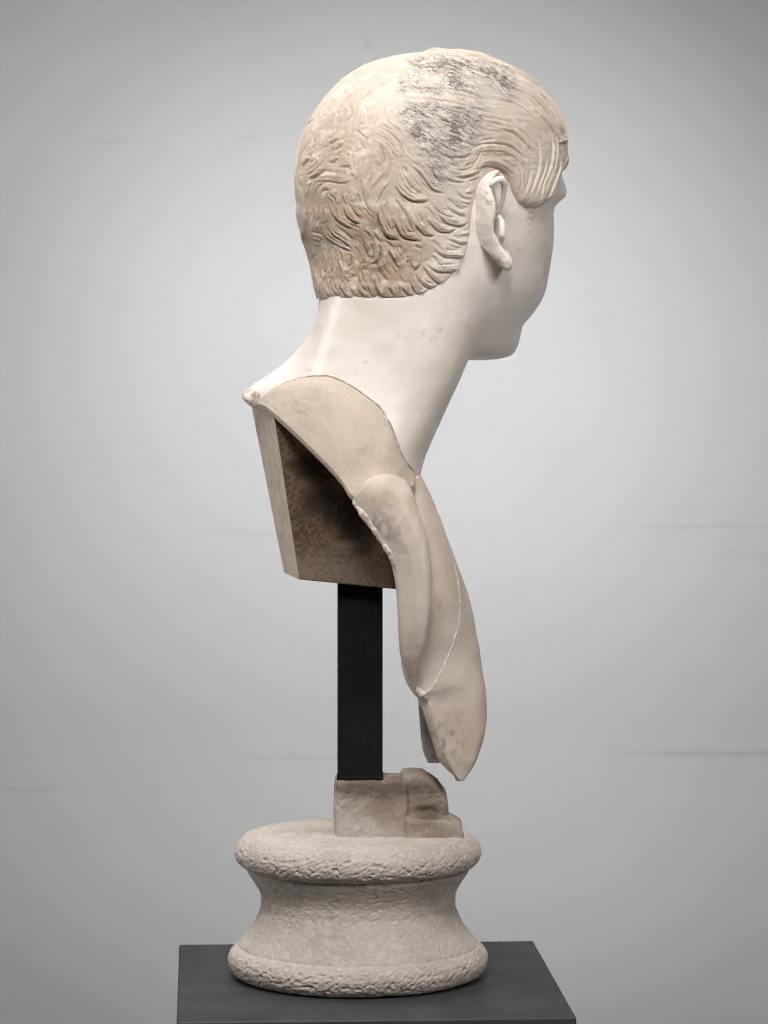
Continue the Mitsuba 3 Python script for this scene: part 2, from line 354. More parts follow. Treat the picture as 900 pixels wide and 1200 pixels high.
v, f = surface_nets(stub_sdf, (-.045, -.078, .1), (.072, .0, .166), .00085)
add('stone_base__stub', (smooth_mesh(v, f, 1), f), 'stub_stone', True, 'dark stained broken stub')

# ---------------------------------------------------------------- mounting post
post = rounded_box((.0352, .028, .205), .0012, 2)
post.apply_translation([-.0186, -.046, .1535 + .1025])
add('mounting_post', post, 'black_metal', 25, 'square black metal post holding the bust above its base', 'mounting post')
flange = rounded_box((.0362, .029, .003), .0008, 2)
flange.apply_translation([-.0186, -.046, .1555])
add('mounting_post__foot_plate', flange, 'black_metal', 25)

# ---------------------------------------------------------------- the bust
labels['marble_bust'] = dict(label='weathered marble portrait bust of a man seen from behind with hair combed forward', category='bust')
YAW = math.radians(43)
FW, RT = np.array([math.cos(YAW), math.sin(YAW), 0]), np.array([math.sin(YAW), -math.cos(YAW), 0])
HY = -.018
HC = at(505, 407, HY)                      # the head's axis
PXM = FPX / (HY - CAM_Y)

def zpx(py):
    return CAM_Z - (np.asarray(py, float) - HORIZON) / PXM

# rows: pixel height, left and right outline, half width, squareness of front and back
HEAD = np.array([
    [65.0, 503, 507, .004, 2.2, 2.2], [66.5, 480, 531, .022, 2.2, 2.2], [69, 463, 545, .033, 2.2, 2.2], [74, 445, 560, .043, 2.25, 2.25], [82, 425, 582, .0535, 2.3, 2.3],
    [92, 409, 602, .0615, 2.35, 2.3], [105, 395, 622, .068, 2.4, 2.35], [125, 378, 640, .0735, 2.5, 2.4], [150, 364, 655, .0775, 2.6, 2.4], [180, 355, 658.5, .079, 2.6, 2.4],
    [200, 352, 660, .0785, 2.5, 2.4], [212, 351, 663.5, .078, 2.5, 2.4], [222, 351, 667, .0775, 2.5, 2.4], [227, 351, 666.5, .077, 2.5, 2.4], [233, 351.5, 660, .0768, 2.5, 2.4], [238, 352, 654.5, .0766, 2.4, 2.4], [245, 353, 651, .076, 2.3, 2.4], [250, 353, 650.8, .076, 2.3, 2.4], [271, 357, 651.5, .0745, 2.2, 2.4],
    [288, 363, 651, .073, 2.1, 2.4], [310, 370, 648, .070, 2.0, 2.3], [336, 378, 643.5, .066, 1.95, 2.2], [355, 385, 635, .061, 1.9, 2.2], [371, 395, 624, .0555, 1.85, 2.2],
    [381.5, 410, 615, .051, 1.9, 2.2], [392, 425, 612.7, .046, 2.0, 2.2], [405, 445, 609.5, .040, 2.1, 2.2], [413, 465, 606, .034, 2.1, 2.2], [418, 480, 599, .027, 2.1, 2.2], [422, 494, 575, .016, 2.1, 2.2], [424, 504, 510, .003, 2.1, 2.2]])
hz = zpx(HEAD[:, 0])[::-1]

def dual(X, W, n):
    m = n / (n - 1)
    return np.maximum(np.maximum(X, 1e-4) ** m - (W * math.sin(YAW)) ** m, 1e-9) ** (1 / m) / math.cos(YAW)

hW = HEAD[::-1, 3]
hF = dual((HEAD[::-1, 2] - 505) / PXM, np.minimum(hW, (HEAD[::-1, 2] - 505) / PXM / math.sin(YAW) * .8), HEAD[::-1, 4])
hB = dual((505 - HEAD[::-1, 1]) / PXM, np.minimum(hW, (505 - HEAD[::-1, 1]) / PXM / math.sin(YAW) * .8), HEAD[::-1, 5])
iF, iB, iW, iNf, iNb = (PchipInterpolator(hz, q) for q in (hF, hB, hW, HEAD[::-1, 4], HEAD[::-1, 5]))
zlo, zhi = hz[0], hz[-1]

ZT = np.linspace(zlo, zhi, 4000)
TAB = [g(ZT) for g in (iF, iB, iW, iNf, iNb)]

def local(p):
    q = p - HC
    return q @ FW, q @ RT, p[:, 2]

def head_sdf(p):
    u, w, z = local(p)
    zc = np.clip(z, zlo, zhi)
    Fz, Bz, Wz, nf, nb = (np.interp(zc, ZT, t) for t in TAB)
    front = u > 0
    n = np.where(front, nf, nb)
    g = ((np.abs(u) / np.where(front, Fz, Bz)) ** n + (np.abs(w) / Wz) ** n) ** (1 / n)
    r = np.hypot(u, w)
    fr = np.where(g < .35, -.03, r * (1 - 1 / np.maximum(g, .05)))
    over = np.maximum(z - zhi, zlo - z)
    out = np.where(over > 0, np.hypot(np.maximum(fr, 0), over) + 1e-5, np.maximum(fr, over))
    # nose, brow and lips (turned away from the view)
    return out

def cone_sdf(p, A, B, ra, rb):
    d = B - A
    t = np.clip((p - A) @ d / (d @ d), 0, 1)
    return np.linalg.norm(p - A - t[:, None] * d, axis=1) - (ra + (rb - ra) * t)

def ell(p, c, r, fr):
    q = np.stack([(p - c) @ a / s for a, s in zip(fr, r)], 1)
    k = np.linalg.norm(q, axis=1)
    return (k - 1) * min(r)

def HL(u, w, py):
    return HC + FW * u + RT * w + [0, 0, zpx(py) - CAM_Z]

FRAME = (FW, RT, np.array([0, 0, 1.0]))
NECK = np.array([[300, 392, 560, .056], [330, 380, 566, .058], [353, 376, 563, .0595], [387, 365, 559, .060], [413, 356, 552, .0605], [425, 352, 547.5, .061], [443, 346, 540, .062], [480, 340, 523, .066], [510, 340, 509.5, .072],
                 [537, 342, 498, .077], [553, 344, 493.5, .08], [580, 350, 491, .084]])
NY = -.045
NPX = FPX / (NY - CAM_Y)
nz = (CAM_Z - (NECK[:, 0] - HORIZON) / NPX)[::-1]
NT = np.linspace(nz[0], nz[-1], 1500)
nC = PchipInterpolator(nz, ((NECK[:, 1] + NECK[:, 2]) / 2 - 450)[::-1] / NPX)(NT)
nA = PchipInterpolator(nz, ((NECK[:, 2] - NECK[:, 1]) / 2)[::-1] / NPX)(NT)
nB = PchipInterpolator(nz, NECK[::-1, 3])(NT)
BACK_A, BACK_B = at(414, 440, NY), at(297, 467.5, NY - .004)

def neck_sdf(p):
    zc = np.clip(p[:, 2], nz[0], nz[-1])
    cx, ax, ay = (np.interp(zc, NT, t) for t in (nC, nA, nB))
    dx, dy = p[:, 0] - cx, p[:, 1] - NY
    n = np.where(dx < 0, 2.7, 2.2)
    g = ((np.abs(dx) / ax) ** n + (np.abs(dy) / ay) ** n) ** (1 / n)
    r = np.hypot(dx, dy)
    fr = np.where(g < .35, -.03, r * (1 - 1 / np.maximum(g, .05)))
    f = np.maximum(fr, np.maximum(p[:, 2] - nz[-1], nz[0] - p[:, 2]))
    f = smin(f, cone_sdf(p, BACK_A, BACK_B, .041, .0095), .018)
    a, b = at(300, 477, 0.)[[0, 2]], at(500, 594, 0.)[[0, 2]]
    nx, nzz = (b - a)[1], -(b - a)[0]
    f = smax(f, ((p[:, 0] - a[0]) * nx + (p[:, 2] - a[1]) * nzz) / math.hypot(nx, nzz), .004)
    return f

def body_sdf(p):
    p = np.asarray(p, float)
    h = head_sdf(p)
    u, w, z = local(p)
    h = smin(h, cone_sdf(p, HL(.085, 0, 232), HL(.108, 0, 300), .010, .0135), .012)             # nose
    h = smin(h, ell(p, HL(.082, 0, 345), (.018, .022, .012), FRAME), .012)                      # lips
    f = smin(h, neck_sdf(p), .016)
    return f

v, f = surface_nets(body_sdf, (-.115, -.145, .362), (.165, .105, .73), .0020)
v = project(body_sdf, v, 2)
v = smooth_mesh(v, f, 3, .5)
body_v, body_f = v, f

# ---- hair: the hairline, the thickness of the hair, and the grooves between its carved locks
body_n = normals(body_v, body_f)
facing = (body_n @ np.array([0, -1.0, 0])) > .04
FV, FI = body_v[facing], np.nonzero(facing)[0]
FT = cKDTree(to_px(FV))

def hit(px, py):
    """points of the body's near surface under photo pixels"""
    d, i = FT.query(np.stack([px, py], -1), k=5)
    Y = FV[i][..., 1]
    w = 1 / (d + .3) ** 2 * (np.abs(Y - Y[:, :1]) < .01)
    return at(px, py, (Y * w).sum(1) / w.sum(1))

HAIRLINE = [(372, 349), (378, 348.5), (386, 348), (400, 349.5), (412, 350), (432, 350), (450, 349.5), (473, 349), (493, 345), (509, 338), (518, 332.5), (527, 326), (539, 313), (546, 294), (549, 278), (551, 262), (553, 246), (556, 232), (563, 214), (571, 203),
            (580, 199), (589, 204), (595, 213), (600, 226), (606, 237), (615, 243.5), (626, 243.5), (638, 236), (646, 225), (651, 211), (655, 197)]
hl = hit(*np.array(HAIRLINE, float).T)
hu, hw_, hzz = local(hl)
hphi = np.arctan2(np.abs(hw_), hu)
order = np.argsort(hphi)
hp, hq = hphi[order], hzz[order]
keep = np.concatenate([[True], np.diff(hp) > .004])
hp, hq = hp[keep], hq[keep]
hp, hq = np.concatenate([[0, .15], hp[hp > .2], [np.pi]]), np.concatenate([[zpx(206), zpx(204)], hq[hp > .2], [hq[-1]]])

def on_head(phi, z):
    """skin points from azimuth and height, by marching inwards"""
    d = FW * np.cos(phi)[:, None] + RT * np.sin(phi)[:, None]
    p = HC + d * .17
    p[:, 2] = z
    for _ in range(60):
        p = p - d * (.7 * body_sdf(p))[:, None]
    return p

ph = np.linspace(0, np.pi, 1600)
line = on_head(ph, np.interp(ph, hp, hq))
mir = line - 2 * ((line - HC) @ RT)[:, None] * RT
LT = cKDTree(np.vstack([line, mir]))

def hair_depth(p):
    """distance inside the hairline (negative on bare skin)"""
    u, w, z = local(p)
    phi = np.arctan2(np.abs(w), u)
    d = LT.query(p, distance_upper_bound=.012)[0]
    return np.minimum(d, .012) * np.where(z > np.interp(phi, hp, hq), 1, -1)

hd = hair_depth(body_v)
near = (hd > -.006)[body_f].any(1)
hair_v, hair_f, ids = submesh(body_v, body_f, near)
for _ in range(2):
    hair_v, hair_f = refine(hair_v, hair_f)
    hair_v = smooth_mesh(hair_v, hair_f, 2, .4)
hn = normals(hair_v, hair_f)
hd = hair_depth(hair_v)
hu, hw_, hz_ = local(hair_v)
phi = np.arctan2(np.abs(hw_), hu)
front = np.clip((1.75 - phi) / .7, 0, 1) ** 1.2
thick = .0030 + .0034 * front
edge = .0100 - .0025 * front
off = thick * np.sin(np.pi / 2 * np.clip(hd / edge, 0, 1)) ** .6

# grooves as seen in the photograph, each in an enlarged window: (window, points, side the lock swells on, strength)
WIN = dict(p=(0, 0, 1), a=(340, 230, 7.5), b=(440, 230, 7.5), c=(340, 120, 7.5), d=(440, 120, 7.5), e=(550, 110, 7.5), f=(440, 50, 6.43), g=(550, 60, 7.5))
GROOVES = [
    ('p', [(455, 78), (410, 100), (375, 140), (357, 185), (350, 225)], 1, .6), ('p', [(462, 84), (418, 112), (388, 150), (372, 190)], -1, .5), ('p', [(468, 92), (430, 118), (407, 150), (393, 185)], -1, .45), ('p', [(445, 100), (425, 135), (418, 170)], -1, .45),
    ('p', [(452, 112), (440, 150), (437, 185)], 1, .4), ('p', [(366, 200), (362, 235), (364, 262)], 1, .7), ('p', [(400, 215), (396, 240), (403, 262)], 1, .7), ('p', [(425, 212), (428, 235), (440, 252)], 1, .7), ('p', [(470, 200), (480, 218), (494, 228)], 1, .8),
    ('p', [(500, 232), (515, 250), (532, 256)], 1, .7), ('p', [(395, 300), (402, 318), (400, 332)], 1, .8), ('p', [(440, 300), (446, 318), (456, 330)], 1, .8), ('p', [(370, 300), (372, 318), (378, 338)], 1, .8), ('p', [(420, 318), (424, 333), (434, 344)], 1, .8),
    ('a', [(190, 0), (190, 120), (165, 250), (165, 400), (172, 500)], 1, .9), ('a', [(150, 280), (150, 400), (165, 500)], -1, 1), ('a', [(245, 70), (240, 200), (268, 300)], 1, 1.0), ('a', [(340, 240), (400, 320), (470, 370), (565, 465)], 1, 1.3),
    ('a', [(290, 250), (320, 320), (400, 395), (480, 445), (575, 495)], 1, 1.2), ('a', [(380, 110), (420, 190), (500, 250), (575, 290)], 1, 1.1), ('a', [(480, 70), (510, 160), (560, 210), (640, 238)], 1, 1.3), ('a', [(540, 60), (580, 140), (635, 190)], 1, .9),
    ('a', [(640, 390), (675, 470), (700, 545)], 1, 1.1), ('a', [(700, 390), (735, 450), (745, 520), (715, 575)], 1, 1.2), ('a', [(760, 400), (800, 470), (795, 550), (745, 590), (690, 602)], 1, 1.2), ('a', [(770, 140), (800, 270), (860, 360), (900, 385)], 1, 1.3),
    ('a', [(860, 470), (895, 560)], 1, .8), ('a', [(430, 420), (475, 520), (485, 590)], 1, 1.1), ('a', [(360, 450), (395, 560), (405, 640), (360, 692)], 1, 1.2), ('a', [(310, 480), (342, 560), (352, 640), (318, 695)], 1, 1.1), ('a', [(275, 480), (240, 570), (255, 680), (280, 770), (282, 880)], 1, 1.2),
    ('a', [(200, 420), (235, 500), (225, 575)], 1, .9), ('a', [(550, 490), (555, 580), (500, 640)], 1, .9), ('a', [(318, 715), (328, 800), (352, 895)], 1, 1.0), ('a', [(382, 720), (392, 810), (432, 895)], 1, 1.0), ('a', [(450, 760), (478, 850), (522, 898)], 1, 1.0),
    ('a', [(540, 790), (552, 850), (572, 896)], 1, .9), ('a', [(610, 735), (612, 820), (652, 898)], 1, 1.1), ('a', [(690, 775), (708, 850), (730, 896)], 1, 1.0), ('a', [(745, 720), (762, 830), (812, 895)], 1, 1.1), ('a', [(500, 695), (517, 755)], 1, .7), ('a', [(540, 725), (590, 690)], 1, .7),
    ('a', [(100, 330), (120, 450), (160, 590), (210, 720), (250, 860)], 1, .8), ('a', [(75, 40), (85, 200), (105, 330)], 1, .7), ('a', [(205, 300), (260, 310), (320, 330)], -1, .8),
    ('b', [(20, 120), (60, 280), (130, 360), (225, 382)], 1, 1.3), ('b', [(160, 180), (190, 290), (240, 360), (330, 385), (410, 397)], 1, 1.3), ('b', [(230, 90), (290, 220), (335, 320)], 1, .9), ('b', [(310, 210), (370, 290), (430, 340), (515, 352)], 1, 1.0),
    ('b', [(430, 190), (490, 260), (560, 312), (620, 317), (695, 290)], 1, 1.2), ('b', [(530, 90), (560, 190), (620, 240), (730, 262), (805, 222)], 1, 1.3), ('b', [(590, 70), (650, 130), (785, 180)], 1, .8), ('b', [(600, 350), (660, 400), (740, 424), (825, 412)], 1, 1.0),
    ('b', [(700, 340), (760, 347), (835, 330)], 1, .7), ('b', [(480, 430), (540, 500), (620, 540), (740, 542), (805, 500)], 1, 1.3), ('b', [(420, 560), (470, 630), (560, 670), (690, 667), (785, 600)], 1, 1.3), ('b', [(545, 590), (575, 635)], 1, .6),
    ('b', [(390, 590), (430, 650), (490, 725), (570, 772), (640, 745)], 1, 1.2), ('b', [(340, 670), (390, 760), (450, 802), (535, 812)], 1, 1.1), ('b', [(290, 700), (330, 820), (380, 867), (475, 852)], 1, 1.2), ('b', [(230, 790), (270, 855), (315, 884)], 1, 1.0),
    ('b', [(110, 450), (150, 540), (205, 645)], 1, 1.2), ('b', [(230, 500), (245, 580)], 1, .7), ('b', [(295, 480), (308, 600), (345, 642)], 1, .8), ('b', [(400, 580), (360, 635), (320, 655)], -1, .8), ('b', [(10, 770), (30, 850), (72, 893)], 1, 1.0), ('b', [(110, 790), (152, 875)], 1, .9),
    ('c', [(410, 70), (440, 130), (410, 230), (372, 315)], -1, .55), ('c', [(520, 40), (558, 110), (540, 185)], -1, .5), ('c', [(365, 387), (410, 362), (445, 340)], 1, .7), ('c', [(130, 592), (160, 542), (198, 508)], 1, .8), ('c', [(185, 684), (260, 652), (333, 580)], 1, 1.0),
    ('c', [(330, 400), (315, 500), (240, 610), (160, 645)], -1, .5), ('c', [(210, 712), (350, 700), (480, 717), (570, 690)], 1, .6), ('c', [(690, 440), (702, 540), (690, 620), (668, 684)], -1, .6), ('c', [(770, 360), (812, 460), (820, 570)], -1, .5),
    ('c', [(60, 890), (52, 650), (112, 350), (240, 110), (330, 20)], 1, .55), ('c', [(92, 880), (100, 650), (135, 480), (210, 330)], 1, .5), ('c', [(130, 880), (122, 720)], 1, .6), ('c', [(180, 890), (190, 770), (222, 705)], 1, .7), ('c', [(235, 870), (255, 770), (335, 712)], 1, .6),
    ('c', [(150, 240), (210, 180), (300, 40)], 1, .5), ('c', [(220, 260), (300, 130), (390, 10)], 1, .4), ('c', [(360, 800), (420, 860), (430, 900)], 1, .6), ('c', [(470, 790), (490, 870), (500, 900)], 1, .7), ('c', [(640, 20), (690, 120), (680, 220)], -1, .35), ('c', [(740, 10), (745, 120), (700, 190)], -1, .4),
    ('c', [(560, 240), (640, 290), (690, 350)], 1, .35), ('c', [(880, 700), (800, 820), (770, 900)], -1, .5),
    ('d', [(20, 230), (130, 285), (200, 360), (240, 450), (256, 505)], -1, 1.0), ('d', [(270, 550), (370, 620), (430, 700), (490, 770), (600, 802)], 1, 1.1), ('d', [(150, 705), (190, 775), (260, 842), (350, 874), (475, 864)], 1, 1.4), ('d', [(30, 370), (70, 470), (60, 570)], -1, .5),
    ('d', [(640, 640), (740, 662), (830, 642), (925, 588)], 1, 1.2), ('d', [(570, 610), (640, 690), (770, 705)], 1, .6), ('d', [(750, 780), (800, 805), (870, 755)], 1, .8), ('d', [(690, 750), (750, 840), (840, 850)], 1, .7), ('d', [(300, 210), (360, 300), (330, 350)], -1, .5), ('d', [(180, 790), (260, 890)], 1, .7),
    ('d', [(460, 310), (550, 365), (640, 420), (760, 440)], 1, .4), ('d', [(430, 90), (560, 150), (700, 215), (860, 260)], 1, .35), ('d', [(560, 70), (700, 100), (860, 180)], 1, .35), ('d', [(520, 250), (700, 330), (880, 400)], 1, .35),
    ('e', [(0, 690), (70, 655), (150, 635), (230, 650), (300, 700), (345, 760)], 1, 1.3), ('e', [(-40, 530), (50, 462), (150, 440), (250, 447), (350, 482), (430, 560), (470, 640)], -1, 1.3), ('e', [(210, 310), (330, 340), (440, 430), (530, 550)], 1, .7),
    ('e', [(560, 200), (640, 340), (672, 470), (662, 600), (622, 720), (582, 840), (570, 980)], 1, .65), ('e', [(560, 480), (560, 640), (520, 780), (470, 900)], 1, .5), ('e', [(500, 640), (480, 760), (440, 880)], 1, .5), ('e', [(620, 500), (612, 640), (560, 790), (530, 900)], 1, .4), ('e', [(742, 480), (738, 620), (690, 770), (615, 940)], 1, .6), ('e', [(800, 490), (772, 620), (742, 730), (690, 870)], 1, .6), ('e', [(640, 250), (690, 370), (705, 480), (695, 600), (645, 750), (590, 900)], 1, .5),
    ('e', [(715, 462), (770, 440), (835, 450)], 1, 1.4), ('e', [(560, 60), (660, 200), (735, 330), (775, 420)], 1, .8), ('e', [(520, 170), (620, 270), (690, 370), (722, 440)], 1, .8), ('e', [(640, 40), (740, 160), (805, 280), (820, 420)], 1, .7), ('e', [(480, 330), (560, 460), (570, 640)], 1, .4),
    ('e', [(90, 480), (60, 560), (0, 640)], 1, .4), ('e', [(380, 620), (420, 740), (400, 860)], -1, .5),
    ('g', [(0, 90), (200, 160), (400, 260), (560, 400), (690, 590), (735, 740)], 1, .7), ('g', [(50, 170), (250, 250), (450, 400), (600, 540), (690, 690)], 1, .7), ('g', [(150, 75), (330, 150), (500, 260), (660, 400), (790, 560), (828, 720)], 1, .7), ('g', [(300, 130), (450, 210), (620, 340), (760, 500), (845, 660)], 1, .6),
    ('g', [(230, 340), (380, 372), (500, 470), (590, 600)], 1, .6), ('g', [(180, 440), (330, 470), (470, 560), (560, 680)], 1, .4), ('g', [(-60, 30), (100, 80), (260, 110)], 1, .6),
    ('f', [(200, 130), (330, 205), (500, 212), (640, 260), (790, 375)], 1, .7), ('f', [(230, 128), (430, 150), (640, 190), (900, 290)], 1, .6), ('f', [(260, 82), (500, 92), (700, 130), (900, 170)], 1, .6), ('f', [(20, 230), (150, 150), (270, 105)], -1, .4), ('f', [(0, 265), (110, 200), (230, 148)], -1, .4), ('f', [(-80, 330), (20, 250), (120, 190)], -1, .4),
    ('f', [(130, 340), (300, 370), (480, 360), (640, 380), (860, 470)], 1, .4), ('f', [(200, 420), (420, 440), (650, 480), (900, 560)], 1, .35),
]
tree = cKDTree(hair_v)
lock = np.zeros(len(hair_v))
LINES = []
for win, pts, side, amp in GROOVES:
    ox, oy, sc = WIN[win]
    LINES.append((curve(np.array(pts, float) / sc + [ox, oy], 30), side, amp, win))
traced = np.array([l[0] for l in LINES])
for i, (c, side, amp, win) in enumerate(LINES[:]):          # finer strands beside the traced ones
    d = np.gradient(c, axis=0)
    nl = np.stack([d[:, 1], -d[:, 0]], 1) / np.linalg.norm(d, axis=1, keepdims=True) * side
    for step in ((3.4, 6.6, 9.8) if win in 'ab' else (4.2, 8.0, 12.0) if win in 'cd' else (3.5, 6.5)):
        a, b = rng.uniform((0, .72), (.22, 1.0))
        q = (c + nl * (step + rng.uniform(-.5, .5)))[int(a * 29):int(b * 29) + 1]
        free = cKDTree(np.delete(traced, i, 0).reshape(-1, 2)).query(q)[0].mean()
        if len(q) > 8 and free > 3.0 and rng.random() < .85:
            LINES.append((q, side, amp * rng.uniform(.35, .6), win))
            traced = np.concatenate([traced, curve(q, 30)[None]])
# every gap between them is combed with more strands that follow the flow of the traced ones
fp = np.vstack([l[0] for l in LINES])
fd = np.vstack([np.gradient(l[0], axis=0) for l in LINES])
fd /= np.linalg.norm(fd, axis=1, keepdims=True) + 1e-9
fs = np.concatenate([np.full(len(l[0]), l[1]) for l in LINES])
ftree, taken = cKDTree(fp), [fp]
hair_px = Polygon([(352, 200), (362, 150), (385, 110), (425, 78), (480, 66), (545, 68), (600, 90), (640, 120), (655, 160), (650, 205), (625, 238), (605, 225), (585, 196), (560, 205), (545, 262), (538, 305), (520, 325), (480, 343), (380, 344), (368, 320), (355, 270)])
from shapely import contains_xy
seeds = rng.uniform((350, 66), (655, 345), (2600, 2))
seeds = seeds[contains_xy(hair_px, seeds[:, 0], seeds[:, 1])]
def flow_at(q):
    d, k = ftree.query(q, k=14)
    w = 1 / (d + 2) ** 2
    ref = fd[k[0]]
    sg = np.sign(fd[k] @ ref)
    m = ((w * sg)[:, None] * fd[k]).sum(0)
    return m / (np.linalg.norm(m) + 1e-9), fs[k[0]], d[0]
busy = cKDTree(fp)
extra = []
for q in seeds:
    if len(extra) and np.min(np.linalg.norm(np.vstack(extra) - q, axis=1)) < 4.2:
        continue
    if busy.query(q)[0] < 3.6:
        continue
    top = q[1] < 150 and q[0] < 640
    L = rng.uniform(22, 42) * (1.5 if top else 1.0)
    line_, p_ = [q], q
    for _ in range(int(L / 2)):
        d_, sd_, _x = flow_at(p_)
        p_ = p_ + 2 * d_
        if not contains_xy(hair_px, p_[0], p_[1]) or busy.query(p_)[0] < 1.6 or (len(extra) and np.min(np.linalg.norm(np.vstack(extra) - p_, axis=1)) < 2.6):
            break
        line_.append(p_)
    if len(line_) > 5:
        line_ = np.array(line_)
        extra.append(line_)
        LINES.append((curve(line_, 30), flow_at(q)[1], rng.uniform(.40, .62) * (.55 if top else 1.0) * (.45 if q[0] > 575 and q[1] > 110 else .75 if q[0] > 560 else 1), 'x'))
for c, side, amp, win in LINES:
    c = hit(*curve(c, 60).T)
    for _ in range(3):
        c[1:-1] = .25 * c[:-2] + .5 * c[1:-1] + .25 * c[2:]
    c = CubicSpline(np.arange(10), curve(c, 10), axis=0)(np.linspace(0, 9, 240))
    for flip in (False, True):
        if flip:
            c = c - 2 * ((c - HC) @ RT)[:, None] * RT
        near_ = np.unique(np.concatenate(tree.query_ball_point(c[::8], .008)).astype(int))
        if not len(near_):
            continue
        p = hair_v[near_]
        k = cKDTree(c).query(p)[1]
        tg = np.gradient(c, axis=0)
        tg /= np.linalg.norm(tg, axis=1, keepdims=True) + 1e-12
        nn = hn[tree.query(c)[1]]
        nn = np.stack([np.convolve(np.pad(nn[:, q], 20, mode='edge'), np.ones(41) / 41, 'valid') for q in range(3)], 1)
        sv = np.cross(nn, tg) * (side * (-1 if flip else 1))
        t = ((p - c[k]) * sv[k]).sum(1)
        s = k / 239.0
        hid = np.clip((-hw_[near_] - np.interp(hu[near_], [-.04, .03, .07], [.050, .03, .0])) / .012, 0, 1) if flip else 1.0
        a, b = np.clip(s / .38, 0, 1), np.clip((1 - s) / .22, 0, 1)
        fade = hid * a * a * (3 - 2 * a) * b * b * (3 - 2 * b)
        near_line = np.exp(-(t / .00085) ** 2)
        x = np.clip(t / .0021, 0, None)
        win_ = np.clip(1 - (t / .0075) ** 2, 0, 1)
        h = -.00190 * near_line + .00165 * win_ * x * np.exp(1 - x) * (t > 0) - .0003 * np.exp(-(t / .003) ** 2) * (t < 0)
        h += .00030 * np.cos(2 * np.pi * (t / .0024 + .15 * np.sin(s * 7))) * np.clip(x * 1.3, 0, 1) * np.exp(-(x / 2.6) ** 2) * (t > 0)
        lock[near_] += .80 * amp * fade * h
lock = np.clip(lock, -.0028, .0032)
inside = np.clip(hd / .0016, 0, 1)
rough = .0010 * fbm(hair_v, 38, 2, 2) + .00022 * fbm(hair_v, 240, 2, 9) + .00022 * fbm(hair_v, 700, 2, 4)
flow = fbm(np.stack([hair_v @ FW * .35 + hair_v[:, 2] * .5, hair_v @ RT, hair_v[:, 2] * 1.6], 1), 260, 2, 12) * .0007
off = off - .0009 * (1 - np.clip(hd / .001, 0, 1)) + (lock + rough + flow * (hz_ > zpx(200))) * inside
hair_v = hair_v + hn * off[:, None]
keep = (hd > -.0012)[hair_f].all(1)
hv, hf, _ = submesh(hair_v, hair_f, keep)
add('marble_bust__hair', (hv, hf), 'marble_hair', True, 'carved wavy hair with dark grey weathered patches')

# skin: head and neck in one mesh, sunk a little under the hair
sd = hair_depth(body_v)
sv_ = body_v - body_n * (.0035 * np.clip((sd - .0005) / .004, 0, 1))[:, None]
knob = np.exp(-(np.linalg.norm(body_v - BACK_B, axis=1) / .020) ** 4)
sv_ = sv_ + body_n * (.0007 * fbm(body_v, 40, 3, 21) + knob * (.0030 * fbm(body_v, 130, 3, 40) + .0012 * fbm(body_v, 420, 2, 41)))[:, None]
add('marble_bust__head', (sv_, body_f), 'marble_skin', True, 'smooth polished head and neck')

# ---- ears
def ear(mirror):
    q = math.radians(37)
    eo, en, eu = -FW * math.cos(q) + RT * math.sin(q), FW * math.sin(q) + RT * math.cos(q), np.array([0, 0, 1.0])
    O = HC + FW * .0012 + RT * .073
    out = np.array([(.004, .0385), (.012, .0395), (.020, .0360), (.0265, .0285), (.0290, .0190), (.0285, .0080), (.0255, -.0040), (.0215, -.0150), (.0190, -.0240), (.0180, -.0310), (.0150, -.0365), (.0085, -.0390), (-.002, -.033), (-.006, -.018), (-.008, .0), (-.006, .020), (-.002, .033)])
    na, nr = 120, 26
    per = curve(np.vstack([out, out[:1]]), na + 1)[:-1]
    cen = np.array([.009, .004])
    z0 = zpx(263)
    rho = np.linspace(0, 1, nr) ** .8
    P = cen + (per - cen)[:, None] * rho[None, :, None]
    h = P[..., 1]
    dep = .0165 * (1 - .35 * np.clip((-.012 - h) / .024, 0, 1))
    rim = (.004 * np.clip((h - .030) / .010, 0, 1) + .011 * np.clip((.000 - h) / .036, 0, 1) ** 1.2 - .0015) + .0018 * np.sin(h * 160)
    back = rim - dep * (1 - rho ** 2.6) ** .75 - .0026
    lobe = np.clip((-.018 - h) / .010, 0, 1)
    hollow = (dep - .0035) * np.clip(1 - (rho / .80) ** 2.4, 0, 1) ** .6 * (1 - lobe)
    fr = rim - hollow + .0022 * np.exp(-((rho - .9) / .09) ** 2) + .0045 * np.exp(-((rho - .52) / .12) ** 2) * (1 - lobe) * (P[..., 0] > .008)
    def pts(P, e):
        L = O + P[..., :1] * eo + e[..., None] * en
        L[..., 2] = z0 + P[..., 1]
        return L
    A, B = pts(P, fr), pts(P, back)
    grid = np.concatenate([A, B[:, ::-1]], 1)
    v, f = grid.reshape(-1, 3), grid_faces(na, 2 * nr, True)
    m = trimesh.Trimesh(v, f, process=True)
    m.merge_vertices()
    v, f = np.array(m.vertices), np.array(m.faces)
    v, f = refine(v, f)
    v = smooth_mesh(v, f, 6, .5)
    v = v + normals(v, f) * (.0007 * fbm(v, 110, 3, 5) + .0010 * np.clip(fbm(v, 220, 2, 15) - .1, -.2, .3))[:, None]
    if mirror:
        v = v - 2 * ((v - HC) @ RT)[:, None] * RT
        f = f[:, ::-1]
    return v, f

